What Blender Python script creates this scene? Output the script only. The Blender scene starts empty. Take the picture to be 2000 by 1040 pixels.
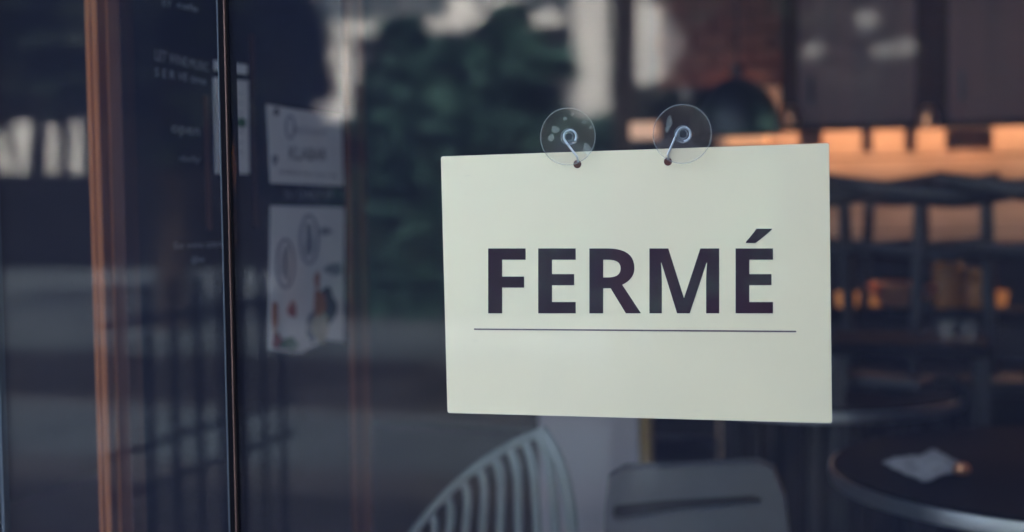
import bpy, bmesh, math, random
from mathutils import Vector, Matrix
R = math.radians
rnd = random.Random(7)
scene = bpy.context.scene
col = scene.collection

# ------------------------------------------------------------------ camera
F_PX = 2600.0                       # focal length in pixels of the 2000 px wide photograph
UP = Vector((-0.013, 0.9987, 0.05)).normalized()
XR = Vector((0.956, -0.002, 0.293)); XR = (XR - UP * XR.dot(UP)).normalized()
YR = UP.cross(XR)
MT = Matrix((XR, YR, UP))           # camera coordinates -> world coordinates
CAM_H = 1.10
CAM = Vector((0.216, -0.993, CAM_H))
cd = bpy.data.cameras.new('camera')
cam = bpy.data.objects.new('camera', cd)
col.objects.link(cam)
cam.matrix_world = Matrix.Translation(CAM) @ MT.to_4x4()
cd.sensor_width = 36.0
cd.lens = 36.0 * F_PX / 2000.0
cd.clip_start = 0.05
cd.clip_end = 400
cd.dof.use_dof = True
cd.dof.focus_distance = 1.035
cd.dof.aperture_fstop = 3.2
cd.dof.aperture_blades = 0
scene.camera = cam

# ------------------------------------------------------------------ light
SUN_EL, SUN_AZ = 47.0, 12.0         # the sun stands behind the shop: its front is in shade, the far side of the street is lit
w = bpy.data.worlds.new('World'); scene.world = w; w.use_nodes = True
wn, wl = w.node_tree.nodes, w.node_tree.links
sky = wn.new('ShaderNodeTexSky'); sky.sky_type = 'NISHITA'; sky.sun_disc = False
sky.sun_elevation = R(SUN_EL); sky.sun_rotation = R(SUN_AZ)
sky.dust_density = 8.0; sky.air_density = 0.35; sky.ozone_density = 0.0
wn['Background'].inputs['Strength'].default_value = 0.15
wl.new(sky.outputs['Color'], wn['Background'].inputs['Color'])
sd = bpy.data.lights.new('sun', 'SUN'); sd.energy = 2.0; sd.angle = R(0.5); sd.color = (1, 0.94, 0.86)
sun = bpy.data.objects.new('sun', sd); col.objects.link(sun)
sdir = Vector((math.sin(R(SUN_AZ)) * math.cos(R(SUN_EL)), math.cos(R(SUN_AZ)) * math.cos(R(SUN_EL)), math.sin(R(SUN_EL))))
sun.rotation_euler = sdir.to_track_quat('Z', 'Y').to_euler()
sun.location = (0, 6, 12)
vs = scene.view_settings
vs.view_transform = 'Standard'; vs.look = 'None'; vs.gamma = 1; vs.exposure = 4.47
vs.use_curve_mapping = False
scene.render.engine = 'CYCLES'
cy = scene.cycles
cy.use_denoising = True
try: cy.denoiser = 'OPENIMAGEDENOISE'
except Exception: pass
cy.use_adaptive_sampling = False
cy.max_bounces = 8; cy.transparent_max_bounces = 24; cy.sample_clamp_indirect = 6.0
cy.caustics_reflective = False; cy.caustics_refractive = False

# ------------------------------------------------------------------ helpers
def ray(px, py):
    return MT @ Vector(((px - 1000) / F_PX, (520 - py) / F_PX, -1.0))
def at(px, py, Y):
    """point where the line of sight through a photo pixel meets the plane y = Y"""
    d = ray(px, py)
    return CAM + d * ((Y - CAM.y) / d.y)
def at_z(px, py, Z):
    d = ray(px, py)
    return CAM + d * ((Z - CAM.z) / d.z)
def at_x(px, py, X):
    d = ray(px, py)
    return CAM + d * ((X - CAM.x) / d.x)
def refl(px, py, Y):
    """point in the street, Y metres in front of the glass, whose mirror image lies behind a photo pixel"""
    p = at(px, py, Y)
    return Vector((p.x, -Y, p.z))

def mat(name, base, rough=0.6, metal=0.0, var=0.15, scale=8.0, bump=0.0, bscale=60.0, stretch=None, emit=None, estr=0.0, spec=0.5, base2=None, detail=6.0):
    m = bpy.data.materials.new(name); m.use_nodes = True
    n, l = m.node_tree.nodes, m.node_tree.links
    b = n['Principled BSDF']
    b.inputs['Roughness'].default_value = rough
    b.inputs['Metallic'].default_value = metal
    b.inputs['Specular IOR Level'].default_value = spec
    tc = n.new('ShaderNodeTexCoord'); mp = n.new('ShaderNodeMapping')
    l.new(tc.outputs['Object'], mp.inputs['Vector'])
    if stretch: mp.inputs['Scale'].default_value = stretch
    nz = n.new('ShaderNodeTexNoise'); nz.inputs['Scale'].default_value = scale; nz.inputs['Detail'].default_value = detail
    l.new(mp.outputs['Vector'], nz.inputs['Vector'])
    rp = n.new('ShaderNodeValToRGB')
    c2 = base2 if base2 else tuple(min(1, c * (1 + var)) for c in base)
    c1 = base if base2 else tuple(c * (1 - var) for c in base)
    rp.color_ramp.elements[0].position = 0.3; rp.color_ramp.elements[1].position = 0.7
    rp.color_ramp.elements[0].color = (*c1, 1); rp.color_ramp.elements[1].color = (*c2, 1)
    l.new(nz.outputs['Fac'], rp.inputs['Fac']); l.new(rp.outputs['Color'], b.inputs['Base Color'])
    if bump:
        bn = n.new('ShaderNodeTexNoise'); bn.inputs['Scale'].default_value = bscale; bn.inputs['Detail'].default_value = 4
        l.new(mp.outputs['Vector'], bn.inputs['Vector'])
        bp = n.new('ShaderNodeBump'); bp.inputs['Strength'].default_value = bump; bp.inputs['Distance'].default_value = 0.002
        l.new(bn.outputs['Fac'], bp.inputs['Height']); l.new(bp.outputs['Normal'], b.inputs['Normal'])
    if emit:
        b.inputs['Emission Color'].default_value = (*emit, 1); b.inputs['Emission Strength'].default_value = estr
    return m

def clear_mat(name, ior=1.5, veil=0.0, veilcol=(0.5, 0.5, 0.5), tint=(1, 1, 1), rough=0.0, spots=False, refl_gain=0.30):
    """a clear sheet: see-through, a Fresnel reflection, and a thin film of dust that catches the daylight"""
    m = bpy.data.materials.new(name); m.use_nodes = True
    n, l = m.node_tree.nodes, m.node_tree.links
    n.remove(n['Principled BSDF']); out = n['Material Output']
    tr = n.new('ShaderNodeBsdfTransparent'); tr.inputs['Color'].default_value = (*tint, 1)
    gl = n.new('ShaderNodeBsdfGlossy'); gl.inputs['Roughness'].default_value = rough
    f0 = ((ior - 1) / (ior + 1)) ** 2 * refl_gain
    lw = n.new('ShaderNodeLayerWeight'); lw.inputs['Blend'].default_value = 0.5
    pw_ = n.new('ShaderNodeMath'); pw_.operation = 'POWER'; pw_.inputs[1].default_value = 5.0
    l.new(lw.outputs['Facing'], pw_.inputs[0])
    mr = n.new('ShaderNodeMapRange'); mr.inputs['To Min'].default_value = f0; mr.inputs['To Max'].default_value = 1.0
    mx = n.new('ShaderNodeMixShader')
    l.new(pw_.outputs[0], mr.inputs['Value']); l.new(mr.outputs[0], mx.inputs['Fac'])
    l.new(tr.outputs[0], mx.inputs[1]); l.new(gl.outputs[0], mx.inputs[2])
    df = n.new('ShaderNodeBsdfDiffuse'); df.inputs['Color'].default_value = (*veilcol, 1)
    m2 = n.new('ShaderNodeMixShader'); m2.inputs['Fac'].default_value = veil
    if spots:
        tc = n.new('ShaderNodeTexCoord')
        nz = n.new('ShaderNodeTexNoise'); nz.inputs['Scale'].default_value = 6.0; nz.inputs['Detail'].default_value = 8
        mp = n.new('ShaderNodeMapping'); mp.inputs['Scale'].default_value = (1.0, 1.0, 0.22); mp.inputs['Rotation'].default_value = (0, R(28), 0)
        l.new(tc.outputs['Object'], mp.inputs['Vector']); l.new(mp.outputs['Vector'], nz.inputs['Vector'])
        rg = n.new('ShaderNodeMapRange'); rg.inputs['From Min'].default_value = 0.3; rg.inputs['From Max'].default_value = 0.7
        rg.inputs['To Min'].default_value = veil * 0.78; rg.inputs['To Max'].default_value = veil * 1.22
        l.new(nz.outputs['Fac'], rg.inputs['Value'])
        vo = n.new('ShaderNodeTexVoronoi'); vo.inputs['Scale'].default_value = 55.0
        l.new(tc.outputs['Object'], vo.inputs['Vector'])
        vr = n.new('ShaderNodeMapRange'); vr.inputs['From Min'].default_value = 0.03; vr.inputs['From Max'].default_value = 0.05
        vr.inputs['To Min'].default_value = veil * 0.5; vr.inputs['To Max'].default_value = 0.0
        l.new(vo.outputs['Distance'], vr.inputs['Value'])
        ad = n.new('ShaderNodeMath'); ad.operation = 'ADD'
        l.new(rg.outputs[0], ad.inputs[0]); l.new(vr.outputs[0], ad.inputs[1]); l.new(ad.outputs[0], m2.inputs['Fac'])
    l.new(mx.outputs[0], m2.inputs[1]); l.new(df.outputs[0], m2.inputs[2])
    l.new(m2.outputs[0], out.inputs['Surface'])
    return m

class MB:
    """collects shapes in one bmesh; build() links them as one mesh object"""
    def __init__(s): s.bm = bmesh.new()
    def box(s, a, b, bev=0.0):
        lo = Vector((min(a[0], b[0]), min(a[1], b[1]), min(a[2], b[2]))); hi = Vector((max(a[0], b[0]), max(a[1], b[1]), max(a[2], b[2])))
        r = bmesh.ops.create_cube(s.bm, size=1.0, matrix=Matrix.Translation((lo + hi) / 2) @ Matrix.Diagonal((*(hi - lo), 1)))
        if bev:
            ed = {e for v in r['verts'] for e in v.link_edges}
            bmesh.ops.bevel(s.bm, geom=list(ed), offset=bev, segments=2, affect='EDGES', profile=0.6)
        return s
    def prism(s, pts, vec):
        """a flat outline (list of points) pushed along vec"""
        vec = Vector(vec)
        a = [s.bm.verts.new(p) for p in pts]; b = [s.bm.verts.new(Vector(p) + vec) for p in pts]
        n = len(pts)
        f = [s.bm.faces.new(a), s.bm.faces.new(b[::-1])]
        for i in range(n): f.append(s.bm.faces.new((a[(i + 1) % n], a[i], b[i], b[(i + 1) % n])))
        bmesh.ops.recalc_face_normals(s.bm, faces=f)
        return s
    def plate(s, loops, vec):
        """outline with holes, pushed along vec"""
        eds = []
        for lp in loops:
            vv = [s.bm.verts.new(p) for p in lp]
            eds += [s.bm.edges.new((vv[i], vv[(i + 1) % len(vv)])) for i in range(len(vv))]
        g = bmesh.ops.triangle_fill(s.bm, use_beauty=True, use_dissolve=False, edges=eds)
        fs = [x for x in g['geom'] if isinstance(x, bmesh.types.BMFace)]
        e = bmesh.ops.extrude_face_region(s.bm, geom=fs)
        bmesh.ops.translate(s.bm, vec=Vector(vec), verts=[x for x in e['geom'] if isinstance(x, bmesh.types.BMVert)])
        s.bm.normal_update()
        bmesh.ops.recalc_face_normals(s.bm, faces=s.bm.faces[:])
        return s
    def tube(s, pts, r, seg=10, closed=False):
        pts = [Vector(p) for p in pts]; n = len(pts); rings = []
        rr = r if isinstance(r, (list, tuple)) else [r] * n
        up = None
        for i, p in enumerate(pts):
            if closed: t = pts[(i + 1) % n] - pts[i - 1]
            else: t = pts[min(i + 1, n - 1)] - pts[max(i - 1, 0)]
            t.normalize()
            if up is None:
                up = Vector((0, 0, 1)) if abs(t.z) < 0.9 else Vector((1, 0, 0))
            sx = t.cross(up).normalized(); up = sx.cross(t).normalized()
            rings.append([s.bm.verts.new(p + (sx * math.cos(a) + up * math.sin(a)) * rr[i]) for a in (2 * math.pi * k / seg for k in range(seg))])
        f = []
        for i in range(n if closed else n - 1):
            A, B = rings[i], rings[(i + 1) % n]
            for k in range(seg): f.append(s.bm.faces.new((A[k], A[(k + 1) % seg], B[(k + 1) % seg], B[k])))
        if not closed:
            f.append(s.bm.faces.new(rings[0][::-1])); f.append(s.bm.faces.new(rings[-1]))
        bmesh.ops.recalc_face_normals(s.bm, faces=f)
        return s
    def lathe(s, prof, seg=32, mtx=None):
        """prof: (radius, height) pairs turned about z"""
        mtx = mtx or Matrix()
        rings = []
        for (r, h) in prof:
            if r < 1e-6: rings.append([s.bm.verts.new(mtx @ Vector((0, 0, h)))])
            else: rings.append([s.bm.verts.new(mtx @ Vector((r * math.cos(2 * math.pi * k / seg), r * math.sin(2 * math.pi * k / seg), h))) for k in range(seg)])
        f = []
        for A, B in zip(rings, rings[1:]):
            for k in range(seg):
                k2 = (k + 1) % seg
                vv = [A[k % len(A)], A[k2 % len(A)], B[k2 % len(B)], B[k % len(B)]]
                u = []
                for v in vv:
                    if v not in u: u.append(v)
                if len(u) > 2: f.append(s.bm.faces.new(u))
        bmesh.ops.recalc_face_normals(s.bm, faces=f)
        return s
    def build(s, name, m, parent=None, smooth=False, loc=None):
        me = bpy.data.meshes.new(name)
        if smooth:
            for f in s.bm.faces: f.smooth = True
            for e in s.bm.edges:
                if len(e.link_faces) == 2 and e.calc_face_angle(0) > 0.7: e.smooth = False
        s.bm.to_mesh(me); s.bm.free()
        me.materials.append(m)
        o = bpy.data.objects.new(name, me); col.objects.link(o)
        if loc is not None:
            o.location = loc
        if parent is not None:
            o.parent = parent
            if parent.matrix_basis != Matrix():
                # shapes are written in world coordinates: undo the parent's own place
                pw = parent.matrix_basis.copy(); q = parent.parent
                while q: pw = q.matrix_basis @ pw; q = q.parent
                o.matrix_parent_inverse = pw.inverted()
        return o

def tag(o, label=None, cat=None, group=None, kind=None):
    if label: o['label'] = label
    if cat: o['category'] = cat
    if group: o['group'] = group
    if kind: o['kind'] = kind
    return o
def thing(name, loc, label, cat, group=None):
    o = bpy.data.objects.new(name, None); col.objects.link(o); o.location = loc
    o.empty_display_size = 0.05
    return tag(o, label, cat, group)
def copy_tree(o, parent=None):
    c = o.copy(); col.objects.link(c)
    if parent is not None: c.parent = parent
    for ch in o.children: copy_tree(ch, c)
    return c
def circle(c, r, n=20, ax=(Vector((1, 0, 0)), Vector((0, 0, 1)))):
    return [c + ax[0] * (r * math.cos(2 * math.pi * k / n)) + ax[1] * (r * math.sin(2 * math.pi * k / n)) for k in range(n)]
def text_mb(s, width=None, height=None):
    """flat letters in x/y, scaled to width (and height)"""
    cu = bpy.data.curves.new('lettering', 'FONT'); cu.body = s; cu.resolution_u = 3
    ob = bpy.data.objects.new('lettering', cu)
    me = bpy.data.meshes.new_from_object(ob)
    bm = bmesh.new(); bm.from_mesh(me)
    bpy.data.meshes.remove(me); bpy.data.objects.remove(ob); bpy.data.curves.remove(cu)
    xs = [v.co.x for v in bm.verts]; ys = [v.co.y for v in bm.verts]
    x0, x1, y0, y1 = min(xs), max(xs), min(ys), max(ys)
    sx = width / (x1 - x0) if width else 1; sy = height / (y1 - y0) if height else sx
    for v in bm.verts: v.co = Vector(((v.co.x - x0) * sx, (v.co.y - y0) * sy, 0))
    mb = MB(); mb.bm.free(); mb.bm = bm
    return mb

# ------------------------------------------------------------------ materials
M = {}
M['glass'] = clear_mat('window_glass', ior=1.52, veil=0.0105, veilcol=(0.48, 0.585, 1.0), tint=(0.985, 1.0, 0.99), spots=True, refl_gain=0.30)  # blue diffuse veil put in to lift the darks to navy
M['cup'] = clear_mat('clear_vinyl', ior=1.4, veil=0.07, veilcol=(0.50, 0.36, 0.27), tint=(0.97, 0.96, 0.95), rough=0.1)
M['rim'] = clear_mat('clear_vinyl_rim', ior=1.5, veil=0.17, veilcol=(0.7, 0.78, 0.78), tint=(0.95, 0.96, 0.96), rough=0.15)
M['knob'] = clear_mat('clear_vinyl_knob', ior=1.5, veil=0.07, veilcol=(0.75, 0.8, 0.85), tint=(0.92, 0.93, 0.95), rough=0.12)
M['bubble'] = clear_mat('air_pocket', ior=1.4, veil=0.085, veilcol=(0.7, 0.8, 0.76), rough=0.2)
M['tumbler'] = clear_mat('drinking_glass', ior=1.5, veil=0.035, veilcol=(0.7, 0.75, 0.8), rough=0.05, refl_gain=2.0)
M['card'] = mat('sign_card', (0.875, 0.78, 0.52), rough=0.45, var=0.03, scale=7, bump=0.02, bscale=300)
_n, _l = M['card'].node_tree.nodes, M['card'].node_tree.links
_b = _n['Principled BSDF']; _src = _b.inputs['Base Color'].links[0].from_socket
_tc = _n.new('ShaderNodeTexCoord')
_mp = _n.new('ShaderNodeMapping'); _mp.inputs['Scale'].default_value = (1, 1, 4); _mp.inputs['Rotation'].default_value = (0, R(35), 0)
_l.new(_tc.outputs['Object'], _mp.inputs['Vector'])
_nz = _n.new('ShaderNodeTexNoise'); _nz.inputs['Scale'].default_value = 60; _nz.inputs['Detail'].default_value = 3
_l.new(_mp.outputs['Vector'], _nz.inputs['Vector'])
_r = _n.new('ShaderNodeMapRange'); _r.inputs['From Min'].default_value = 0.70; _r.inputs['From Max'].default_value = 0.78; _r.inputs['To Min'].default_value = 0.0; _r.inputs['To Max'].default_value = 0.22
_l.new(_nz.outputs['Fac'], _r.inputs['Value'])
_mx = _n.new('ShaderNodeMixRGB'); _mx.inputs['Color2'].default_value = (0.42, 0.36, 0.26, 1)
_l.new(_r.outputs[0], _mx.inputs['Fac']); _l.new(_src, _mx.inputs['Color1']); _l.new(_mx.outputs[0], _b.inputs['Base Color'])
M['ink'] = mat('sign_ink', (0.032, 0.011, 0.019), rough=0.9, spec=0.05, var=0.05)
M['rule'] = mat('sign_rule_ink', (0.10, 0.06, 0.07), rough=0.6, var=0.1)
M['grommet'] = mat('brown_rubber', (0.11, 0.034, 0.020), rough=0.7, spec=0.1)
M['steel'] = mat('steel_wire', (0.62, 0.66, 0.68), rough=0.28, metal=1.0, var=0.05)
M['chrome'] = mat('brushed_edge', (0.62, 0.66, 0.70), rough=0.38, metal=1.0, var=0.08, scale=20, stretch=(1, 1, 0.1))
M['rimsteel'] = mat('rim_steel', (0.42, 0.45, 0.47), rough=0.42, metal=1.0, var=0.1, scale=12)
M['copper'] = mat('copper_edge', (0.16, 0.10, 0.08), rough=0.5, metal=0.4, var=0.3, scale=5, stretch=(1, 1, 0.6))
M['edge'] = mat('dull_edge', (0.075, 0.095, 0.11), rough=0.7, spec=0.15, metal=0.0, var=0.1, scale=20, stretch=(1, 1, 0.1))
M['dark_seal'] = mat('dark_seal', (0.006, 0.006, 0.008), rough=0.9, spec=0.03)
M['black_metal'] = mat('black_metal', (0.012, 0.012, 0.014), rough=0.45)
M['timber'] = mat('brown_timber', (0.035, 0.012, 0.007), base2=(0.29, 0.095, 0.026), rough=0.75, spec=0.12, scale=70, stretch=(1.0, 1.0, 0.012), bump=0.25, bscale=90)
M['timber_dark'] = mat('dark_timber', (0.020, 0.009, 0.006), base2=(0.06, 0.022, 0.012), rough=0.8, spec=0.08, scale=22, stretch=(1, 1, 0.06), bump=0.2)
M['timber_mid'] = mat('red_timber', (0.045, 0.012, 0.007), base2=(0.19, 0.056, 0.020), rough=0.8, scale=22, stretch=(1, 1, 0.06), bump=0.2, spec=0.1)
M['board'] = mat('black_board', (0.008, 0.009, 0.011), rough=0.9, var=0.3, scale=5, spec=0.03)
M['letter'] = mat('white_vinyl', (0.30, 0.33, 0.34), rough=0.6)
M['paper'] = mat('white_paper', (0.84, 0.84, 0.80), rough=0.7, var=0.05, scale=20)
M['paper_grey'] = mat('grey_print', (0.28, 0.30, 0.33), rough=0.7, var=0.25, scale=60)
M['print_dark'] = mat('dark_print', (0.045, 0.05, 0.07), rough=0.7, var=0.2, scale=40)
M['print_red'] = mat('red_print', (0.25, 0.03, 0.035), rough=0.7)
M['print_orange'] = mat('orange_print', (0.42, 0.13, 0.05), rough=0.7, var=0.3, scale=40)
M['print_cream'] = mat('cream_print', (0.45, 0.40, 0.26), rough=0.7, var=0.2, scale=50)
M['print_green'] = mat('green_print', (0.06, 0.16, 0.08), rough=0.7, var=0.3, scale=60)
M['cane'] = mat('grey_paint', (0.19, 0.225, 0.215), rough=0.5, var=0.08, scale=20)
M['plastic'] = mat('grey_plastic', (0.075, 0.077, 0.08), rough=0.55, var=0.08, scale=15)
M['slot'] = mat('dark_plastic', (0.012, 0.012, 0.014), rough=0.7)
M['menu'] = mat('pale_card', (0.27, 0.255, 0.26), rough=0.6, var=0.12, scale=4)
M['yellow'] = mat('yellow_trim', (0.20, 0.12, 0.025), rough=0.5, var=0.2)
M['tabletop'] = mat('dark_tabletop', (0.004, 0.0036, 0.0036), rough=0.7, var=0.3, spec=0.05)
M['napkin'] = mat('grey_napkin', (0.36, 0.35, 0.34), rough=0.9, var=0.2, scale=90, bump=0.5, bscale=120)
M['floor'] = mat('dark_floor', (0.030, 0.022, 0.018), rough=0.5, var=0.3, scale=3)
M['wall'] = mat('dark_plaster', (0.022, 0.018, 0.020), rough=0.9, var=0.2, scale=3)
M['ceil'] = mat('dark_ceiling', (0.02, 0.02, 0.022), rough=0.9)
M['warmwood'] = mat('oak_plank', (0.30, 0.19, 0.115), base2=(0.58, 0.39, 0.255), rough=0.6, scale=13, stretch=(0.3, 1, 1), bump=0.15)
M['redwood'] = mat('red_brown_veneer', (0.065, 0.019, 0.014), base2=(0.12, 0.034, 0.024), rough=0.5, scale=9, stretch=(1, 1, 0.1))
M['brick'] = mat('red_brick', (0.13, 0.05, 0.035), base2=(0.17, 0.068, 0.046), rough=0.9, scale=14, bump=0.4)
M['mortar'] = mat('grey_mortar', (0.13, 0.055, 0.04), rough=0.95)
M['led'] = mat('led_lamp', (0.9, 0.7, 0.5), emit=(1.0, 0.58, 0.37), estr=1.0)
M['bulb'] = mat('warm_bulb', (0.9, 0.7, 0.5), emit=(1.0, 0.42, 0.16), estr=0.48)
M['brownbox'] = mat('brown_cardboard', (0.42, 0.15, 0.06), rough=0.7, var=0.2, scale=20)
M['amber'] = mat('amber_glass', (0.36, 0.14, 0.03), rough=0.25, var=0.2)
M['copperbowl'] = mat('copper_bowl', (0.80, 0.36, 0.17), rough=0.35, metal=0.8, var=0.1)
M['plate'] = mat('cream_china', (0.55, 0.5, 0.4), rough=0.3)
# street
M['pave'] = mat('grey_paving', (0.056, 0.078, 0.095), rough=0.9, var=0.2, scale=1.2, bump=0.3, bscale=8)
M['pave_dark'] = mat('dark_paving', (0.040, 0.042, 0.048), rough=0.9, var=0.2, scale=1.5, bump=0.3, bscale=8)
M['asphalt'] = mat('black_asphalt', (0.013, 0.013, 0.015), rough=0.95, var=0.25, scale=2, bump=0.4, bscale=20)
M['line'] = mat('road_paint', (0.25, 0.25, 0.24), rough=0.8, var=0.3, scale=6)
M['kerb'] = mat('kerb_stone', (0.09, 0.09, 0.09), rough=0.9, var=0.2, scale=5)
M['render'] = mat('white_render', (0.61, 0.63, 0.62), rough=0.9, var=0.06, scale=1.5)
M['render2'] = mat('grey_render', (0.20, 0.21, 0.23), rough=0.9, var=0.12, scale=1.0)
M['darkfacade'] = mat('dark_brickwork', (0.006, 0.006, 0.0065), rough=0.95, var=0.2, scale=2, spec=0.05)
M['glazing'] = mat('blue_glazing', (0.035, 0.055, 0.07), rough=0.6, var=0.2, scale=0.6, spec=0.1)
M['bark'] = mat('brown_bark', (0.028, 0.020, 0.015), rough=0.95, var=0.4, scale=10, stretch=(1, 1, 0.2), bump=0.8, bscale=20)
M['leaf'] = mat('green_leaf', (0.016, 0.048, 0.042), base2=(0.060, 0.150, 0.120), rough=0.7, scale=2.2, spec=0.2)
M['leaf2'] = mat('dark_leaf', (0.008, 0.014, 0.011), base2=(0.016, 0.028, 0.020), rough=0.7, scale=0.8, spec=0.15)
M['rail'] = mat('black_railing', (0.008, 0.008, 0.009), rough=0.5)
M['carpaint'] = mat('black_car_paint', (0.004, 0.004, 0.005), rough=0.8, var=0.1, spec=0.06)
M['carglass'] = mat('car_glass', (0.004, 0.004, 0.005), rough=0.5, spec=0.06)
M['tyre'] = mat('tyre_rubber', (0.010, 0.010, 0.011), rough=0.9)
M['alloy'] = mat('grey_alloy', (0.12, 0.12, 0.13), rough=0.4, metal=0.7)
M['globe'] = mat('white_globe', (0.20, 0.215, 0.215), rough=0.6)
M['awning'] = mat('mauve_canvas', (0.15, 0.12, 0.17), rough=0.9, var=0.1, scale=3)
M['shopwall'] = mat('shop_brickwork', (0.10, 0.09, 0.09), rough=0.9, var=0.2, scale=3)

# ------------------------------------------------------------------ the setting
FL = 0.0; ST = -0.30                 # shop floor, street level
GX0, GX1, GTOP = -0.98, 0.40, 2.5     # the window runs from GX0 to GX1
def slab(name, x0, x1, y0, y1, z, m, th=0.2):
    o = MB().box((x0, y0, z - th), (x1, y1, z)).build(name, m); return tag(o, kind='structure')
slab('floor', -3.0, 4.0, 0.05, 5.0, FL, M['floor'])
slab('ceiling', -3.0, 4.0, 0.05, 5.0, 2.85, M['ceil'])
tag(MB().box((-3.0, 5.0, -0.3), (4.0, 5.15, 2.85)).build('back_wall', M['wall']), kind='structure')
tag(MB().box((-3.15, 0.05, -0.3), (-3.0, 5.15, 2.85)).build('left_wall', M['wall']), kind='structure')
tag(MB().box((4.0, 0.05, -0.3), (4.15, 5.15, 2.85)).build('right_wall', M['wall']), kind='structure')
slab('ground', -150, 150, -150, 60, ST - 0.16, M['pave_dark'], 0.3)
slab('pavement', -30, 30, -5.35, -0.02, ST, M['pave_dark'], 0.15)
slab('verge', -30, 30, -7.0, -5.354, ST + 0.003, M['pave'], 0.15)
slab('road', -60, 60, -10.9, -7.1, ST - 0.12, M['asphalt'], 0.03)
slab('plaza', -40, 40, -24.0, -10.98, ST, M['pave'], 0.15)
k = thing('kerb', (0, -7.05, ST), 'grey stone kerb along the near edge of the road', 'kerb')
for i in range(30):
    MB().box((-15 + i, -7.1, ST - 0.14), (-15 + i + 0.99, -7.0, ST + 0.01), 0.008).build('kerbstone', M['kerb'], k)
# the shop itself: wall above and beside the window, shading the pavement
sh = thing('shop_building', (0, 0, ST), 'brick shop front around the large window', 'building')
MB().box((-8, 0.0, GTOP + 0.05), (8, 0.22, 4.95)).build('wall', M['shopwall'], sh)
MB().box((GX1 + 0.06, 0.0, ST), (8, 0.22, GTOP + 0.048)).build('wall', M['shopwall'], sh)
MB().box((-8, 0.0, ST), (-2.2, 0.22, GTOP + 0.048)).build('wall', M['shopwall'], sh)
MB().box((-2.195, -0.04, ST), (GX1 + 0.055, 0.12, -0.002)).build('sill', M['kerb'], sh)
MB().box((0.462, -1.3, ST), (0.80, -0.004, 4.95)).build('pier', M['shopwall'], sh)  # added out of view to shade the right side of the sign
MB().box((-8, 0.222, 2.9), (8, 5.2, 4.9)).build('roof', M['shopwall'], sh)

# ------------------------------------------------------------------ the window
TH = 0.006
jx = at(444, 520, 0).x               # the joint between the two panes
ex = at(3, 860, 0).x                 # the far edge of the left pane
wnd = thing('shop_window', (0, 0, 0), 'large dusty shop window pane that carries the white sign', 'window')
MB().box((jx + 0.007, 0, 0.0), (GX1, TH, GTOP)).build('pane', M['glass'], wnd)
MB().box((GX1, -0.02, 0), (GX1 + 0.05, 0.05, GTOP)).build('frame', M['black_metal'], wnd)
dw = thing('glass_door', (-0.6, 0, 0), 'narrow glass pane left of the dark upright metal joint', 'glass door')
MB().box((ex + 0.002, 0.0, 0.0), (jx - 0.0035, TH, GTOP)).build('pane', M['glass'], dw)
MB().box((ex - 0.0022, -0.001, 0.0), (ex + 0.0012, TH + 0.001, GTOP)).build('edge_strip', M['edge'], dw)
side = thing('side_window', (-1.5, 0, 0), 'glass pane at the far left edge of the shop front', 'window')
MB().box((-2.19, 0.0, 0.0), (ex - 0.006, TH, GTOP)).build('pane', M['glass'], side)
ml = thing('window_mullion', (jx, 0, 0), 'slim dark upright metal strip with a bright and a copper edge', 'mullion')
MB().box((jx - 0.0013, -0.0032, 0), (jx + 0.0032, TH + 0.012, GTOP)).build('core', M['dark_seal'], ml)
MB().box((jx - 0.0026, -0.0036, 0), (jx - 0.0014, TH + 0.002, GTOP), 0.0003).build('bright_edge', M['edge'], ml)
MB().box((jx + 0.0034, -0.003, 0), (jx + 0.0044, TH + 0.002, GTOP), 0.0003).build('copper_edge', M['copper'], ml)  # pane edge with a warm reflection put into its colour
MB().box((jx + 0.0048, -0.001, 0), (jx + 0.0066, TH + 0.002, GTOP)).build('seal', M['dark_seal'], ml)

# ------------------------------------------------------------------ the sign
YS = 0.0160
def S(px, py, d=0.0): return at(px, py, YS - d)
sg = thing('closed_sign', S(1240, 553), 'white card sign reading FERMÉ hanging from two suction cups', 'sign')
holes = [(1127.5, 321.0), (1304.5, 316.0)]
def rounded(cs, r=4, n=4):
    out = []
    for i, c in enumerate(cs):
        a = Vector(cs[i - 1]) - Vector(c); b = Vector(cs[(i + 1) % len(cs)]) - Vector(c)
        a = a.normalized() * r; b = b.normalized() * r
        for k in range(n + 1):
            t = k / n
            out.append(Vector(c) + a * (1 - t) ** 2 + b * t ** 2)
    return out
corners = [(861, 306), (1619, 280), (1625, 827), (874, 807)]
MB().plate([[S(p.x, p.y) for p in rounded([Vector(c) for c in corners], 5)]] +
           [[S(hx + 8 * math.cos(a), hy + 8 * math.sin(a)) for a in (2 * math.pi * k / 20 for k in range(20))] for hx, hy in holes],
           (0, 0.0016, 0)).build('card', M['card'], sg)
for hx, hy in holes:
    MB().prism([S(hx + 7.9 * math.cos(a), hy + 8.1 * math.sin(a), 0.0003) for a in (2 * math.pi * k / 20 for k in range(20))], (0, 0.0025, 0)).build('grommet', M['grommet'], sg)  # brown disc stands in for the dim room showing through the hole
def Z(x, y): return (840 + x / 2.3113, 400 + y / 2.3113)
def letter(loops, nm='letter'):
    MB().plate([[S(*Z(x, y), 0.0003) for x, y in lp] for lp in loops], (0, 0.00045, 0)).build(nm, M['ink'], sg)
def bez(p0, p1, p2, p3, n=10):
    return [tuple(p0[i] * (1 - t) ** 3 + 3 * p1[i] * t * (1 - t) ** 2 + 3 * p2[i] * t * t * (1 - t) + p3[i] * t ** 3 for i in (0, 1)) for t in (k / n for k in range(n + 1))]
T_, B_ = 198, 491
letter([[(262, T_), (431, T_), (431, 249), (325, 249), (325, 325), (424, 325), (424, 375), (325, 375), (325, B_), (262, B_)]])
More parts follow.
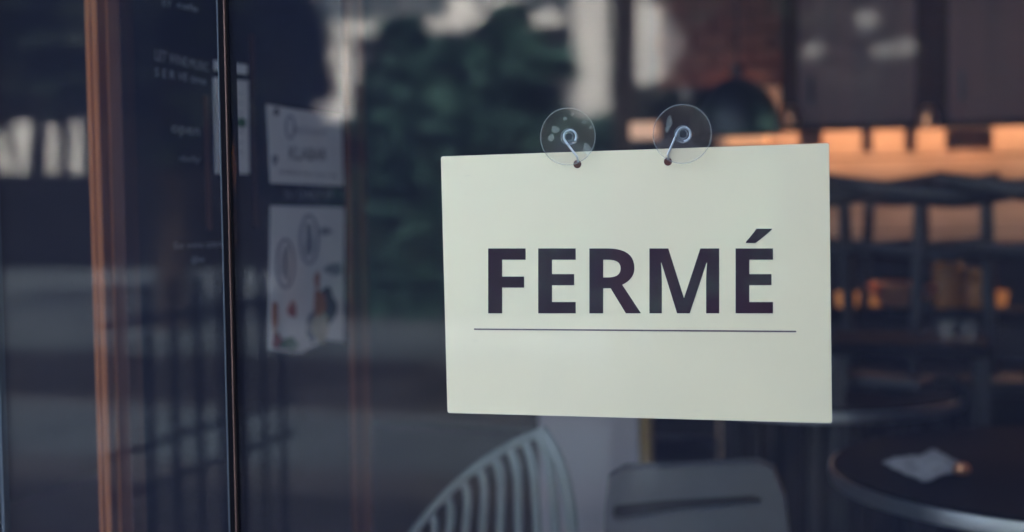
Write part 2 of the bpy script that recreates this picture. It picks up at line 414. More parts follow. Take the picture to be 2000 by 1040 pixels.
def e_shape(x):
    return [(x, T_), (x + 169, T_), (x + 169, 249), (x + 62, 249), (x + 62, 314), (x + 162, 314), (x + 162, 364), (x + 62, 364), (x + 62, 440), (x + 169, 440), (x + 169, B_), (x, B_)]
letter([e_shape(488)])
outer = [(719, T_)] + bez((800, T_), (882, T_), (922, 228), (922, 287)) + bez((922, 287), (922, 320), (902, 346), (867, 362))[1:] + [(952, B_), (884, B_), (815, 378), (781, 378), (781, B_), (719, B_)]
inner = [(781, 249)] + bez((801, 249), (842, 249), (860, 262), (860, 288)) + bez((860, 288), (860, 315), (842, 329), (802, 329))[1:] + [(781, 329)]
letter([outer, inner])
letter([[(990, T_), (1075, T_), (1146, 423), (1220, T_), (1305, T_), (1305, B_), (1246, B_), (1246, 352), (1247, 310), (1250, 262), (1248, 262), (1172, B_), (1115, B_), (1044, 262), (1042, 262), (1045, 310), (1046, 356), (1046, B_), (990, B_)]])
letter([e_shape(1379)])
letter([[(1426, 168)] + bez((1426, 168), (1440, 152), (1462, 126), (1473, 109), 4)[1:] + [(1543, 109), (1543, 113)] + bez((1543, 113), (1525, 130), (1492, 158), (1468, 174), 4)[1:] + [(1426, 174)]], 'accent')
MB().prism([S(926, 642, .0003), S(1555, 646.5, .0003), S(1555, 649.5, .0003), S(926, 644.8, .0003)], (0, 0.00045, 0)).build('rule', M['rule'], sg)

# suction cups and their wire hooks, between the glass and the card
def suction_cup(cx, cy, r_px, hole, kind, label):
    YC = TH + 0.0006
    c = at(cx, cy, YC); sc = (at(cx + 10, cy, YC) - c).length / 10
    r = (at(cx, cy + 10, YC) - c).length / 10 * r_px
    t = thing('suction_cup', c, label, 'suction cup', 'suction cups holding the sign')
    my = Matrix.Translation(c) @ Matrix.Rotation(-math.pi / 2, 4, 'X')       # turned about +y, into the shop
    MB().lathe([(r, 0.0), (r, 0.0006), (r * .8, 0.0016), (r * .5, 0.0030), (r * .3, 0.0042)], 56, my).build('cup', M['cup'], t, True)
    MB().tube(circle(c + Vector((0, 0.0006, 0)), r, 56), 0.00045, 6, True).build('rim', M['rim'], t, True)
    MB().lathe([(r * .29, 0.0042), (r * .27, 0.0062), (r * .18, 0.0066), (r * .17, 0.0086), (r * .27, 0.0096), (r * .27, 0.0125), (r * .22, 0.0135), (0, 0.0135)], 32, my).build('knob', M['knob'], t, True)
    MB().tube(circle(c + Vector((0, 0.0043, 0)), r * .29, 36), 0.0005, 6, True).build('collar', M['rim'], t, True)
    MB().tube(circle(c + Vector((0, 0.0052, 0)), r * .15, 28), 0.0004, 6, True).build('socket_ring', M['rim'], t, True)
    h = at(hole[0], hole[1] - 6.5, YS - 0.003)
    rl = r * .23; yh = c.y + 0.0078
    cc = Vector((c.x, yh, c.z))
    dv = Vector((h.x, yh, h.z)) - cc
    ang = math.atan2(dv.z, dv.x)
    side_ = -1
    # loop round the neck, then straight down to the hole
    L = dv.length; off = math.acos(rl / L)
    a0 = ang - off                        # tangent point on the left of the loop
    pts = [cc + Vector((rl * math.cos(a0 - s), 0, rl * math.sin(a0 - s))) for s in [R(x) for x in range(0, 251, 10)]][::-1]
    end = Vector((h.x, YS - 0.0012, h.z))
    pts += [pts[-1].lerp(Vector((h.x, YS - 0.003, h.z + 0.003)), f) for f in (.25, .5, .75, 1.0)] + [end, end + Vector((0, 0.0028, -0.0006))]
    MB().tube(pts, 0.00085, 8).build('hook', M['steel'], t, True)
    for (dx, dy, sx, sy) in kind:
        o = [at(cx + dx + sx * math.cos(a) * (1 + .2 * math.sin(3 * a + dx)), cy + dy + sy * math.sin(a) * (1 + .2 * math.cos(2 * a + dy)), YC + .0003) for a in (2 * math.pi * q / 16 for q in range(16))]
        MB().prism(o, (0, 0.0002, 0)).build('air_pocket', M['bubble'], t)
    return t
suction_cup(1108.5, 267, 55.5, holes[0], [(-24, -14, 8, 7), (-32, 2, 6, 7), (-5, -35, 4, 3), (10, -43, 3, 3), (38, 24, 8, 12), (32, -28, 5, 3), (45, -18, 3, 4)], 'clear suction cup above the left hole, with several air bubbles trapped in it')
suction_cup(1332.0, 262, 57.5, holes[1], [(-25, -23, 6, 12), (-29, -8, 4, 6)], 'clear suction cup above the right hole, with one long air bubble')

# ------------------------------------------------------------------ the black board inside, at right angles to the glass
X0 = CAM.x - 0.76
def B(px, py, d=0.0): return at_x(px, py, X0 + d)
yn = B(262, 500).y; yf = B(678, 500).y
bd = thing('notice_board', (X0, yn, 0), 'tall black panel with brown timber edges carrying white notices', 'notice board')
MB().box((X0 - 0.02, yn, 0.0), (X0, yf, 2.3)).build('panel', M['board'], bd)
# near timber edge: mouldings side by side
yp = yn - 0.03
xa = at(178, 500, yp).x; xb = at(264, 500, yp + 0.02).x
n_m = [(0.0, 0.16, .000), (0.17, 0.26, .010), (0.27, 0.46, -.004), (0.47, 0.62, .008), (0.63, 1.0, .004)]
for a, b, d in n_m:
    MB().box((xa + (xb - xa) * a, yp + d, 0), (xa + (xb - xa) * b, yn + 0.03 if b < .6 else yn - 0.001, 2.3), 0.0015).build('moulding', M['timber'] if a < .5 else M['timber_dark'], bd)
MB().box((X0 - 0.025, yf + 0.0005, 0), (X0 + 0.006, B(712, 500).y, 2.3), 0.002).build('far_edge', M['timber_mid'], bd)
for px in (400, 492):
    y = B(px, 300).y
    MB().box((X0 - 0.001, y, CAM_H - 0.03), (X0 + 0.004, y + 0.006, 1.22 if px < 450 else 1.30), 0.001).build('glazing_bead', M['timber_dark'], bd)

def board_text(s, quad, m='letter', nm='lettering', par=None, d=0.0012):
    """flat lettering on the board between four photo points (top left, top right, bottom right, bottom left)"""
    mb = text_mb(s, 1.0, 1.0)
    q = [B(*p, d) for p in quad]
    for v in mb.bm.verts:
        u, t = v.co.x, v.co.y
        v.co = (q[3] * (1 - u) + q[2] * u) * (1 - t) + (q[0] * (1 - u) + q[1] * u) * t
    return mb.build(nm, M[m], par or bd)
board_text('LET WINE.MUSIC', [(303, 96), (407, 124), (407, 140), (303, 118)])
board_text('S E R VE time', [(303, 132), (402, 151), (402, 166), (303, 149)])
board_text('open', [(335, 245), (390, 252), (390, 272), (335, 266)])
board_text('daily', [(350, 304), (392, 307), (392, 320), (350, 318)])
board_text('Eat www.catering', [(341, 474), (446, 470), (446, 486), (341, 490)])
board_text('@bar', [(374, 502), (401, 500), (401, 514), (374, 516)])
board_text('ET', [(318, 0), (335, 4), (335, 16), (318, 12)])
board_text('cafe', [(346, 2), (386, 12), (386, 24), (346, 14)])

def paper(quad, name, label, cat, m='paper'):
    t = thing(name, B(*quad[3]), label, cat)
    MB().prism([B(*p, 0.0005) for p in quad], (0.0006, 0, 0)).build('sheet', M[m], t)
    return t
def blot(par, cx, cy, rx, ry, m, nm, d=0.0016, rot=0.0, w=0.12, n=22):
    pts = []
    for k in range(n):
        a = 2 * math.pi * k / n
        q = 1 + w * math.sin(3 * a + cx) + w * .6 * math.cos(5 * a + cy)
        x, y = rx * q * math.cos(a), ry * q * math.sin(a)
        pts.append(B(cx + x * math.cos(rot) - y * math.sin(rot), cy + x * math.sin(rot) + y * math.cos(rot), d))
    MB().prism(pts, (-0.0003, 0, 0)).build(nm, M[m], par)
def ring(par, cx, cy, rx, ry, m, nm, d=0.0016, wpx=4):
    o = [B(cx + rx * math.cos(a), cy + ry * math.sin(a), d) for a in (2 * math.pi * k / 24 for k in range(24))]
    i = [B(cx + (rx - wpx) * math.cos(a), cy + (ry - wpx) * math.sin(a), d) for a in (2 * math.pi * k / 24 for k in range(24))]
    MB().plate([o, i], (-0.0003, 0, 0)).build(nm, M[m], par)
t = paper([(418, 118), (482, 127), (482, 147), (418, 138)], 'paper_label', 'small white paper strip above the tall narrow notice', 'label')
t = paper([(417, 152), (484, 158), (486, 340), (421, 340)], 'narrow_notice', 'tall narrow white notice crossed by the upright metal joint', 'notice')
for k in range(7):
    board_text('opening times', [(428, 176 + k * 20), (476, 180 + k * 19), (476, 186 + k * 19), (428, 183 + k * 20)], 'paper_grey', 'print', t, .0016)
blot(t, 470, 240, 12, 9, 'print_green', 'print')
t = paper([(520, 204), (666, 229), (670, 364), (528, 358)], 'printed_notice', 'white notice with bold dark lettering above the picture poster', 'notice')
ring(t, 567, 249, 10, 24, 'paper_grey', 'emblem', wpx=4)
board_text('RESTAURANT', [(578, 247), (640, 254), (640, 266), (578, 262)], 'paper_grey', 'print', t, .0016)
board_text('KLABAR', [(565, 286), (638, 291), (638, 315), (565, 312)], 'print_dark', 'lettering', t, .0016)
board_text('available here every day', [(545, 330), (660, 340), (660, 349), (545, 342)], 'print_dark', 'print', t, .0016)
blot(t, 537, 312, 6, 10, 'paper_grey', 'print'); blot(t, 540, 219, 5, 8, 'print_dark', 'print')
board_text('SU DAILY 09', [(555, 371), (650, 373), (650, 388), (555, 388)])
t = paper([(528, 402), (672, 406), (670, 668), (634, 664), (588, 690), (524, 684)], 'picture_poster', 'white poster with grey leaf drawings and small coloured figures', 'poster')
ring(t, 558, 515, 20, 50, 'paper_grey', 'leaf_drawing', wpx=6); blot(t, 558, 515, 9, 34, 'paper_grey', 'leaf_drawing')
ring(t, 604, 468, 20, 50, 'paper_grey', 'leaf_drawing', wpx=6); blot(t, 604, 470, 8, 34, 'paper_grey', 'leaf_drawing')
blot(t, 652, 526, 18, 12, 'paper_grey', 'leaf_drawing'); blot(t, 636, 452, 12, 8, 'paper_grey', 'leaf_drawing')
blot(t, 636, 604, 20, 42, 'print_dark', 'dark_figure', rot=.15)
blot(t, 608, 640, 9, 30, 'print_dark', 'dark_figure')
blot(t, 624, 595, 12, 28, 'print_orange', 'orange_bottle', .0020); blot(t, 620, 548, 5, 18, 'print_orange', 'orange_bottle', .0021)
blot(t, 626, 640, 16, 28, 'print_cream', 'cream_figure', .0023)
blot(t, 571, 605, 9, 16, 'print_red', 'red_fruit')
blot(t, 537, 620, 6, 34, 'print_orange', 'orange_bottle', .0018); blot(t, 541, 666, 9, 16, 'print_red', 'red_fruit', .0020)
blot(t, 565, 672, 18, 12, 'print_green', 'green_leaves', .0020)

# ------------------------------------------------------------------ seats and tables near the glass
YCH = 0.50
ch = thing('slatted_chair', at(980, 1010, YCH).to_2d().to_3d(), 'pale grey chair with curved slats in its round back below the sign', 'chair')
# round back: a broad outer rim, slats sweeping down from its upper edge
rim_r = bez((1062, 838), (1105, 890), (1128, 960), (1128, 1120), 14)
rim_l = bez((1062, 838), (985, 862), (880, 925), (790, 1060), 12)
def depth(px, py): return YCH + 0.10 * math.sin(min(1, max(0, (1135 - px) / 340)) * math.pi * .6) + .05 * (py - 830) / 300
def C(p, d=0): return at(p[0], p[1], depth(*p) + d)
def band(pts, w_px, th, nm, m, par):
    """a slat: a strip of w_px photo pixels' real width and thickness th following pts"""
    mb = MB(); prev = None
    P = [C(p) for p in pts]
    for i, p in enumerate(P):
        tdir = (P[min(i + 1, len(P) - 1)] - P[max(i - 1, 0)]).normalized()
        nrm = Vector((0.25, -1, 0.1)).normalized(); sd_ = tdir.cross(nrm).normalized()
        hw = w_px * 0.00058 / 2
        ringv = [mb.bm.verts.new(p + sd_ * a * hw + nrm * b * th / 2) for a, b in ((-1, -.4), (-.6, -1), (.6, -1), (1, -.4), (1, .4), (.6, 1), (-.6, 1), (-1, .4))]
        if prev:
            for k in range(8): mb.bm.faces.new((prev[k], prev[(k + 1) % 8], ringv[(k + 1) % 8], ringv[k]))
        else: mb.bm.faces.new(ringv)
        prev = ringv
    mb.bm.faces.new(prev[::-1])
    bmesh.ops.recalc_face_normals(mb.bm, faces=mb.bm.faces[:])
    mb.build(nm, m, par, True)
band([(p[0] - 8, p[1]) for p in rim_r], 26, 0.012, 'side_rim', M['cane'], ch)
band([(p[0], p[1] + 6) for p in rim_l], 20, 0.012, 'top_rim', M['cane'], ch)
for i in range(9):
    f = (i + .55) / 9.2
    k = min(len(rim_l) - 2, int(f * 12)); fr = f * 12 - k
    s0 = (rim_l[k][0] * (1 - fr) + rim_l[k + 1][0] * fr, rim_l[k][1] * (1 - fr) + rim_l[k + 1][1] * fr + 4)
    x_end = 1088 - i * 37
    band(bez(s0, (s0[0] + 30, s0[1] + 40), (x_end - 6, s0[1] + 105), (x_end + 2, 1130), 10), 19, 0.008, 'slat', M['cane'], ch)
sy = YCH + .16
MB().box((at(830, 1000, sy).x, sy - .02, .43), (at(1135, 1000, sy).x, sy + .40, .46), .01).build('seat', M['cane'], ch)
for (px, yy) in ((850, sy + .02), (1115, sy + .02), (850, sy + .36), (1115, sy + .36)):
    x = at(px, 1000, sy).x
    MB().tube([(x, yy, 0), (x, yy, .43)], .012, 8).build('leg', M['cane'], ch, True)

# grey moulded chair with a hand slot
YG = 0.56
gc = thing('moulded_chair', Vector((at(1360, 1000, YG).x, YG, 0)), 'dull grey plastic chair with a long dark slot in its back', 'chair')
out_ = [(1178, 1130), (1182, 985), (1188, 932), (1215, 917), (1330, 912), (1478, 905), (1510, 918), (1532, 975), (1548, 1130)]
hole_ = [(1196, 1000), (1200, 988), (1290, 978), (1470, 968), (1488, 974), (1484, 986), (1330, 1000), (1210, 1018), (1197, 1012)]
MB().plate([[at(*p, YG) for p in out_], [at(*p, YG) for p in hole_]], (0, .018, .003)).build('backrest', M['plastic'], gc)
MB().plate([[at(*p, YG + .010) for p in [(1192, 1040), (1192, 960), (1500, 945), (1500, 1040)]]], (0, .006, 0)).build('backing', M['slot'], gc)
gx0, gx1 = at(1185, 1000, YG).x, at(1540, 1000, YG).x
MB().box((gx0, YG + .02, .44), (gx1, YG + .42, .465), .012).build('seat', M['plastic'], gc)
for (x, yy) in ((gx0 + .02, YG + .04), (gx1 - .02, YG + .04), (gx0 + .02, YG + .40), (gx1 - .02, YG + .40)):
    MB().tube([(x, yy, 0), (x, yy, .44)], .013, 8).build('leg', M['plastic'], gc, True)
for x in (gx0 + .02, gx1 - .02):
    MB().tube([(x, YG + .035, .44), (x, YG + .012, at(1300, 1000, YG).z - .10)], .010, 8).build('back_post', M['plastic'], gc, True)

# pale menu board behind the chairs
YM = 1.02
mn = thing('menu_board', Vector((at(1160, 950, YM).x, YM, 0)), 'pale standing board with a yellow right edge behind the chairs', 'board')
a, b = at(1050, 770, YM), at(1247, 770, YM)
MB().box((a.x, YM, .05), (b.x, YM + .02, a.z), .004).build('panel', M['menu'], mn)
c_ = at(1272, 770, YM)
MB().box((b.x + .001, YM - .002, .05), (c_.x, YM + .024, a.z - .002), .003).build('edge_strip', M['yellow'], mn)
for x in (a.x + .03, b.x - .03): MB().box((x - .012, YM - .08, 0), (x + .012, YM + .12, .049)).build('foot', M['black_metal'], mn)

# round tables
TB = 0.72
def round_table(cx, cy, r, label, group):
    t = thing('round_table', (cx, cy, 0), label, 'table', group)
    m = Matrix.Translation((cx, cy, 0))
    MB().lathe([(0, TB-.026), (r + .001, TB-.026), (r + .001, TB-.004), (r - .003, TB), (0, TB)], 64, m).build('tabletop', M['tabletop'], t, True)
    MB().lathe([(r + .0013, TB-.025), (r + .004, TB-.024), (r + .005, TB-.014), (r + .004, TB-.005), (r + .0013, TB-.0045), (r + .0013, TB-.025)], 72, m).build('metal_rim', M['rimsteel'], t, True)
    MB().tube([(cx, cy, .02), (cx, cy, TB-.023)], .03, 14).build('column', M['black_metal'], t, True)
    MB().lathe([(0, 0), (.2, 0), (.2, .012), (.05, .028), (0, .028)], 32, m).build('base', M['black_metal'], t, True)
    return t
tc1 = at_z(2118, 914, TB)
round_table(tc1.x, tc1.y, .338, 'round dark table with a bright metal rim at the lower right', 'round metal rimmed tables')
tc2 = at_z(1600, 758, TB)
round_table(tc2.x, tc2.y, .27, 'round dark metal rimmed table partly hidden by the sign corner', 'round metal rimmed tables')
np_ = [at_z(*p, TB+.0012) for p in ((1722, 912), (1822, 886), (1892, 920), (1806, 948))]
nk = MB(); rr = random.Random(5); NX, NY = 12, 8; g_ = []
for a in range(NX + 1):
    for b in range(NY + 1):
        u, v = a / NX, b / NY
        p = (np_[0] * (1 - u) + np_[1] * u) * (1 - v) + (np_[3] * (1 - u) + np_[2] * u) * v
        edge = min(u, 1 - u, v, 1 - v)
        h = .003 + (.010 * rr.random() + .006 * math.sin(u * 7) * math.cos(v * 5)) * min(1, edge * 5 + .25)
        g_.append(nk.bm.verts.new(p + Vector((rr.uniform(-.003, .003), rr.uniform(-.003, .003), max(.001, h)))))
for a in range(NX):
    for b in range(NY):
        k0 = a * (NY + 1) + b
        nk.bm.faces.new((g_[k0], g_[k0 + NY + 1], g_[k0 + NY + 2], g_[k0 + 1]))
e_ = bmesh.ops.extrude_face_region(nk.bm, geom=nk.bm.faces[:])
bmesh.ops.translate(nk.bm, vec=(0, 0, .0012), verts=[x for x in e_['geom'] if isinstance(x, bmesh.types.BMVert)])
bmesh.ops.recalc_face_normals(nk.bm, faces=nk.bm.faces[:])
tag(nk.build('napkin', M['napkin']), 'crumpled grey paper napkin lying on the dark round table', 'napkin')
nb = at_z(1878, 925, TB+.0075)
tag(MB().lathe([(0, 0), (.010, 0), (.012, .006), (.008, .013), (0, .014)], 16, Matrix.Translation((nb.x, nb.y, TB+.0075))).build('candle_cup', M['copperbowl'], None, True), 'tiny copper coloured cup at the end of the napkin', 'cup')

# ------------------------------------------------------------------ the bar at the back
YW = 2.7                                              # face of the bar's back wall
xl, xr = at(1225, 300, YW).x, 3.2
bw = thing('bar_wall', (xl, YW, 0), 'warm lit planked wall behind the bar, glowing orange', 'wall')
n_pl = 13
for i in range(n_pl):
    z0 = .10 + i * .10
    MB().box((at(1400, 300, YW).x, YW, z0 + .002), (xr, YW + .03 - .002 * (i % 3), z0 + .098), .002).build('plank', M['warmwood'], bw)
MB().box((at(1395, 300, YW).x, YW + .031, 0), (xr, YW + .06, 2.8)).build('backing', M['timber_dark'], bw)
# brick part of that wall, above the bar and left of the cupboards
bk = thing('brick_wall', (xl, YW, 0), 'dim red brick wall behind the black lamp shade', 'wall')
bx0, bx1 = at(1285, 200, YW).x, at(1553, 200, YW).x
MB().box((bx0, YW + .012, 1.405), (bx1, YW + .03, 2.2)).build('mortar', M['mortar'], bk)
bmesh_brick = MB().box((0, 0, 0), (.098, .03, .040), .002).build('brick', M['brick'], bk)
bmesh_brick.matrix_parent_inverse = Matrix(); first = True
base_w = bk.location
for rw in range(12):
    for cc_ in range(-1, 6):
        x = bx0 + cc_ * .106 + (.053 if rw % 2 else 0); z = 1.412 + rw * .048
        if x < bx0 - .01 or x + .098 > bx1 + .03: continue
        o = bmesh_brick if first else bmesh_brick.copy()
        if not first: col.objects.link(o)
        first = False
        o.location = Vector((x, YW - .004 + rnd.uniform(-.002, .002), z)) - base_w
# upper cupboards
YK = 2.38
kz = at(1700, 244, YK).z
kb = thing('wall_cupboard', (at(1700, 100, YK).x, YK, kz), 'dark red brown cupboards hung above the glowing bar wall', 'cupboard')
MB().box((at(1522, 100, YK).x, YK + .031, kz + .04), (xr, YW - .01, 2.3)).build('carcass', M['timber_dark'], kb)
for a, b in ((1560, 1788), (1852, 2090)):
    x0, x1 = at(a, 240, YK).x, at(b, 240, YK).x
    d = MB().box((x0, YK - .002, kz + .005), (x1, YK + .018, 2.28), .003).build('door', M['redwood'], kb)
    MB().tube([(x0 + .03, YK - .02, kz + .05), (x0 + .03, YK - .02, kz + .12)], .004, 8).build('handle', M['black_metal'], d)
MB().box((at(1522, 100, YK).x, YK + .019, kz - .012), (xr, YK + .0305, kz + .06)).build('valance', M['timber_dark'], kb)
for px in (1545, 1812):
    p = at(px, 232, YK - .03)
    o = MB().lathe([(0, 0), (.020, 0), (.022, .02), (.014, .045), (.006, .05), (0, .05)], 16, Matrix.Translation((p.x, p.y, p.z - .02))).build('lamp_cup', M['copperbowl'], kb, True)
lx0 = at(1500, 244, YK + .12).x
ls = thing('strip_lamp', (lx0, YK + .1, kz), 'long warm strip lamp under the cupboards lighting the bar wall', 'lamp')
MB().box((lx0, YW - .08, kz + .022), (xr - .1, YW - .055, kz + .030)).build('diffuser', M['led'], ls)
MB().box((lx0 - .005, YW - .084, kz + .0302), (xr - .095, YW - .051, kz + .0385)).build('housing', M['black_metal'], ls)
# boxes that hang in the light, seen as brown blocks
for i, (a, b, y1) in enumerate(((1558, 1606, 288), (1682, 1704, 296), (1766, 1790, 296), (1846, 1940, 292))):
    Yb = YW - .14
    p0, p1 = at(a, 248, Yb), at(b, y1, Yb)
    lab = ['brown box hanging at the left end of the glowing bar wall', 'narrow brown box hanging between two bright gaps above the chairs', 'narrow brown box hanging below the dark gap between the cupboards', 'widest brown box hanging under the right cupboard'][i]
    t = thing('hanging_box', (p0.x, Yb, p1.z), lab, 'box', 'brown boxes hanging under the cupboards')
    MB().box((p0.x, Yb, p1.z), (p1.x, Yb + .046, p0.z - .004), .004).build('body', M['brownbox'], t)
    MB().box(((p0.x + p1.x) / 2 - .006, Yb + .03, p0.z - .0035), ((p0.x + p1.x) / 2 + .006, Yb + .04, kz + .0395)).build('hanger', M['black_metal'], t)
# the lit ledge at the left end of the bar
for (a, b, y0, y1, lab) in ((1420, 1500, 256, 286, 'orange glowing glass block lamp on the ledge under the lamp shade'), (1232, 1284, 240, 272, 'pale pink glowing block lamp left of the right suction cup')):
    p0, p1 = at(a, y0, YW - .06), at(b, y1, YW - .06)
    t = thing('block_lamp', ((p0.x + p1.x) / 2, YW - .06, p1.z), lab, 'lamp')
    MB().box((p0.x, YW - .08, p1.z), (p1.x, YW - .03, p0.z), .008).build('shade', mat('glowing_glass', (.8, .5, .3), rough=.5, emit=(1.0, .36, .12) if a > 1300 else (1.0, .55, .38), estr=.03 if a > 1300 else .018), t)
    MB().box((p0.x - .004, YW - .084, p1.z - .012), (p1.x + .004, YW - .026, p1.z - .0005)).build('base', M['black_metal'], t)
lz = at(1400, 292, YW - .06).z
lg = thing('ledge', (at(1400, 292, YW).x, YW - .12, lz), 'dark timber ledge that carries the block lamps', 'shelf')
MB().box((at(1210, 292, YW).x, YW - .14, lz - .04), (at(1510, 292, YW).x, YW - .0005, lz - .012)).build('board', M['timber_dark'], lg)
for px in (1232, 1256):
    x = at(px, 292, YW - .05).x
    MB().box((x - .012, YW - .12, 0), (x + .012, YW - .10, lz - .0405)).build('post', M['timber_dark'], lg)
# pendant lamp with a black dome shade; a warm bulb on the wall behind it
YP = 2.05
pc = at(1440, 262, YP); pw = (at(1526, 262, YP) - at(1352, 262, YP)).length / 2
ph = at(1440, 152, YP).z - pc.z
pl = thing('pendant_lamp', (pc.x, YP, pc.z), 'large black dome lamp shade hanging left of the cupboards', 'lamp')
prof = [(pw * math.cos(t), ph * math.sin(t)) for t in (R(x) for x in range(0, 86, 6))] + [(.012, ph), (.012, ph + .03), (0, ph + .03)]
MB().lathe([(pw - .004, -.0), (pw, -.003)] + prof, 40, Matrix.Translation((pc.x, YP, pc.z))).build('shade', M['black_metal'], pl, True)
MB().tube([(pc.x, YP, pc.z + ph + .02), (pc.x, YP, 2.65)], .003, 6).build('cord', M['black_metal'], pl)
wb = at(1440, 205, YW - .09)
wl_ = thing('wall_lamp', (wb.x, YW - .05, wb.z), 'small warm wall lamp glowing behind the black dome shade', 'lamp')
MB().lathe([(0, -.03), (.02, -.02), (.028, 0), (.02, .02), (0, .03)], 16, Matrix.Translation(wb)).build('bulb', M['bulb'], wl_, True)
MB().tube([wb + Vector((0, .02, 0)), wb + Vector((0, .08, 0))], .012, 8).build('bracket', M['black_metal'], wl_)

# bar chairs, dark against the glow
def bar_chair(cx, cy, rz, label):
    t = thing('bar_chair', (0, 0, 0), label, 'chair', 'bar chairs in front of the bar')
    top = 1.095; W = .20
    curve = [(x, .05 * (x / W) ** 2 - .05, top + .030 * (abs(x) / W) ** 1.6) for x in [W * 1.18 * (k / 8 - 1) for k in range(17)]]
    MB().tube(curve, [.010 + .014 * (1 - (abs(k - 8) / 8) ** 1.5) for k in range(17)], 10).build('top_rail', M['black_metal'], t, True)
    for x in (-.06, .06): MB().tube([(x, -.045, top), (x * 1.2, -.03, .74)], .013, 8).build('back_post', M['black_metal'], t, True)
    MB().tube([(x, .05 * (x / W) ** 2 - .045, .98 + .02 * (abs(x) / W)) for x in [W * (k / 6 - 1) for k in range(13)]], .012, 8).build('back_rail', M['black_metal'], t, True)
    MB().box((-.19, -.04, .72), (.19, .33, .75), .012).build('seat', M['black_metal'], t)
    for x in (-.16, .16):
        for y in (-.02, .30):
            MB().tube([(x * 1.1, y * 1.05, 0), (x, y, .72)], .014, 8).build('leg', M['black_metal'], t, True)
    MB().tube([(-.17, .305, .28), (.17, .305, .28)], .010, 8).build('foot_rail', M['black_metal'], t, True)
    t.location = (cx, cy, 0); t.rotation_euler.z = rz
    return t
YB = 1.75
c1 = bar_chair(at(1858, 380, YB).x, YB, R(4), 'dark bar chair with a wide bowed top rail before the glowing wall')
c2 = copy_tree(c1); c2.location = (at(1600, 380, YB + .1).x, YB + .1, 0); c2.rotation_euler.z = R(-8)
c2['label'] = 'dark bar chair half hidden behind the right edge of the sign'
c3 = copy_tree(c1); c3.location = (at(2085, 380, YB - .05).x, YB - .05, 0); c3.rotation_euler.z = R(12)
c3['label'] = 'dark bar chair cut off by the right edge of the photograph'
c4 = copy_tree(c1); c4.location = (at(1735, 400, 2.0).x, 2.0, 0); c4.rotation_euler.z = R(160)
c4['label'] = 'dark bar chair turned towards the room between the two front bar chairs'

ctr = at(1700, 478, 2.28)
bc = thing('bar_counter', (ctr.x, 2.28, 0), 'dark bar counter below the glowing planked wall', 'counter')
MB().box((at(1380, 478, 2.28).x, 2.26, ctr.z - .03), (xr, 2.52, ctr.z), .006).build('countertop', M['timber_dark'], bc)
MB().box((at(1380, 478, 2.28).x + .03, 2.30, 0), (xr - .02, 2.50, ctr.z - .031)).build('front', M['wall'], bc)
# low shelf of small things in front of the bar wall
YL = 1.98
sz = at(1800, 605, YL).z
sf = thing('low_shelf', (at(1800, 600, YL).x, YL, 0), 'dark low bar shelf behind the chairs carrying bowl, jars and glasses', 'shelf')
MB().box((at(1600, 600, YL).x, YL - .02, sz - .03), (xr, YL + .22, sz), .004).build('shelf_board', M['tabletop'], sf)
MB().box((at(1600, 600, YL).x, YL + .0, 0), (xr, YL + .02, sz - .031)).build('front_panel', M['wall'], sf)
def on_shelf(px, name, prof, m, label, cat, group=None, dy=.06):
    p = at(px, 600, YL + dy)
    return tag(MB().lathe(prof, 24, Matrix.Translation((p.x, YL + dy, sz + .0005))).build(name, M[m], None, True), label, cat, group)
on_shelf(1765, 'copper_bowl', [(0, 0), (.045, 0), (.05, .004), (.078, .045), (.080, .052), (.075, .05), (.045, .01), (0, .008)], 'copperbowl', 'wide orange copper bowl on the low bar shelf', 'bowl')
for i, px in enumerate((1852, 1912)):
    on_shelf(px, 'amber_jar', [(0, 0), (.034, 0), (.036, .02), (.036, .085 - i * .03), (.022, .10 - i * .03), (.022, .115 - i * .03), (0, .115 - i * .03)], 'amber', ['tall amber jar on the low bar shelf beside the bowl', 'short amber jar on the low bar shelf nearer the right edge'][i], 'jar', 'amber jars on the bar shelf')
M['tea'] = mat('tea_light', (0.6, 0.3, 0.1), emit=(1.0, 0.34, 0.08), estr=.012)  # weakly glowing cups added to make the amber glints
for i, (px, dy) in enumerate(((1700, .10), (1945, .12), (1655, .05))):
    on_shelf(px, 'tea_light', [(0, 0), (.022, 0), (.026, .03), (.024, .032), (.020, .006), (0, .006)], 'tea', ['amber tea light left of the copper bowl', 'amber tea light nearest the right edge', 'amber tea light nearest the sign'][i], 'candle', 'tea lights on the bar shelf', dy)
# two glasses and a plate on a dark side table
YT = 1.55
tz = at(1860, 662, YT).z
tt = thing('side_table', (at(1790, 660, YT).x, YT, 0), 'small dark square side table in front of the bar chairs', 'table')
MB().box((at(1625, 660, YT).x, YT - .10, tz - .025), (at(1930, 660, YT).x, YT + .12, tz), .004).build('tabletop', M['tabletop'], tt)
for px in (1640, 1915):
    for yy in (YT - .085, YT + .105):
        x = at(px, 660, YT).x
        MB().box((x - .012, yy - .012, 0), (x + .012, yy + .012, tz - .0255)).build('leg', M['black_metal'], tt)
for i, px in enumerate((1848, 1890)):
    p = at(px, 660, YT - .03)
    tag(MB().lathe([(0, .003), (.013, .003), (.016, .035), (.0165, .035), (.0142, 0), (0, 0)], 20, Matrix.Translation((p.x, YT - .03, tz + .0005))).build('small_glass', M['tumbler'], None, True), ['left of two small glasses glinting on the side table', 'right of two small glasses glinting on the side table'][i], 'glass', 'small glasses on the side table')
p = at_z(1665, 730, .74)
ps = thing('plate_stand', (p.x, p.y, 0), 'slim dark stand carrying a cream plate right of the sign', 'stand')
MB().tube([(p.x, p.y, .02), (p.x, p.y, .72)], .012, 10).build('column', M['black_metal'], ps)
MB().lathe([(0, 0), (.10, 0), (.10, .01), (.02, .02), (0, .02)], 24, Matrix.Translation((p.x, p.y, 0))).build('base', M['black_metal'], ps)
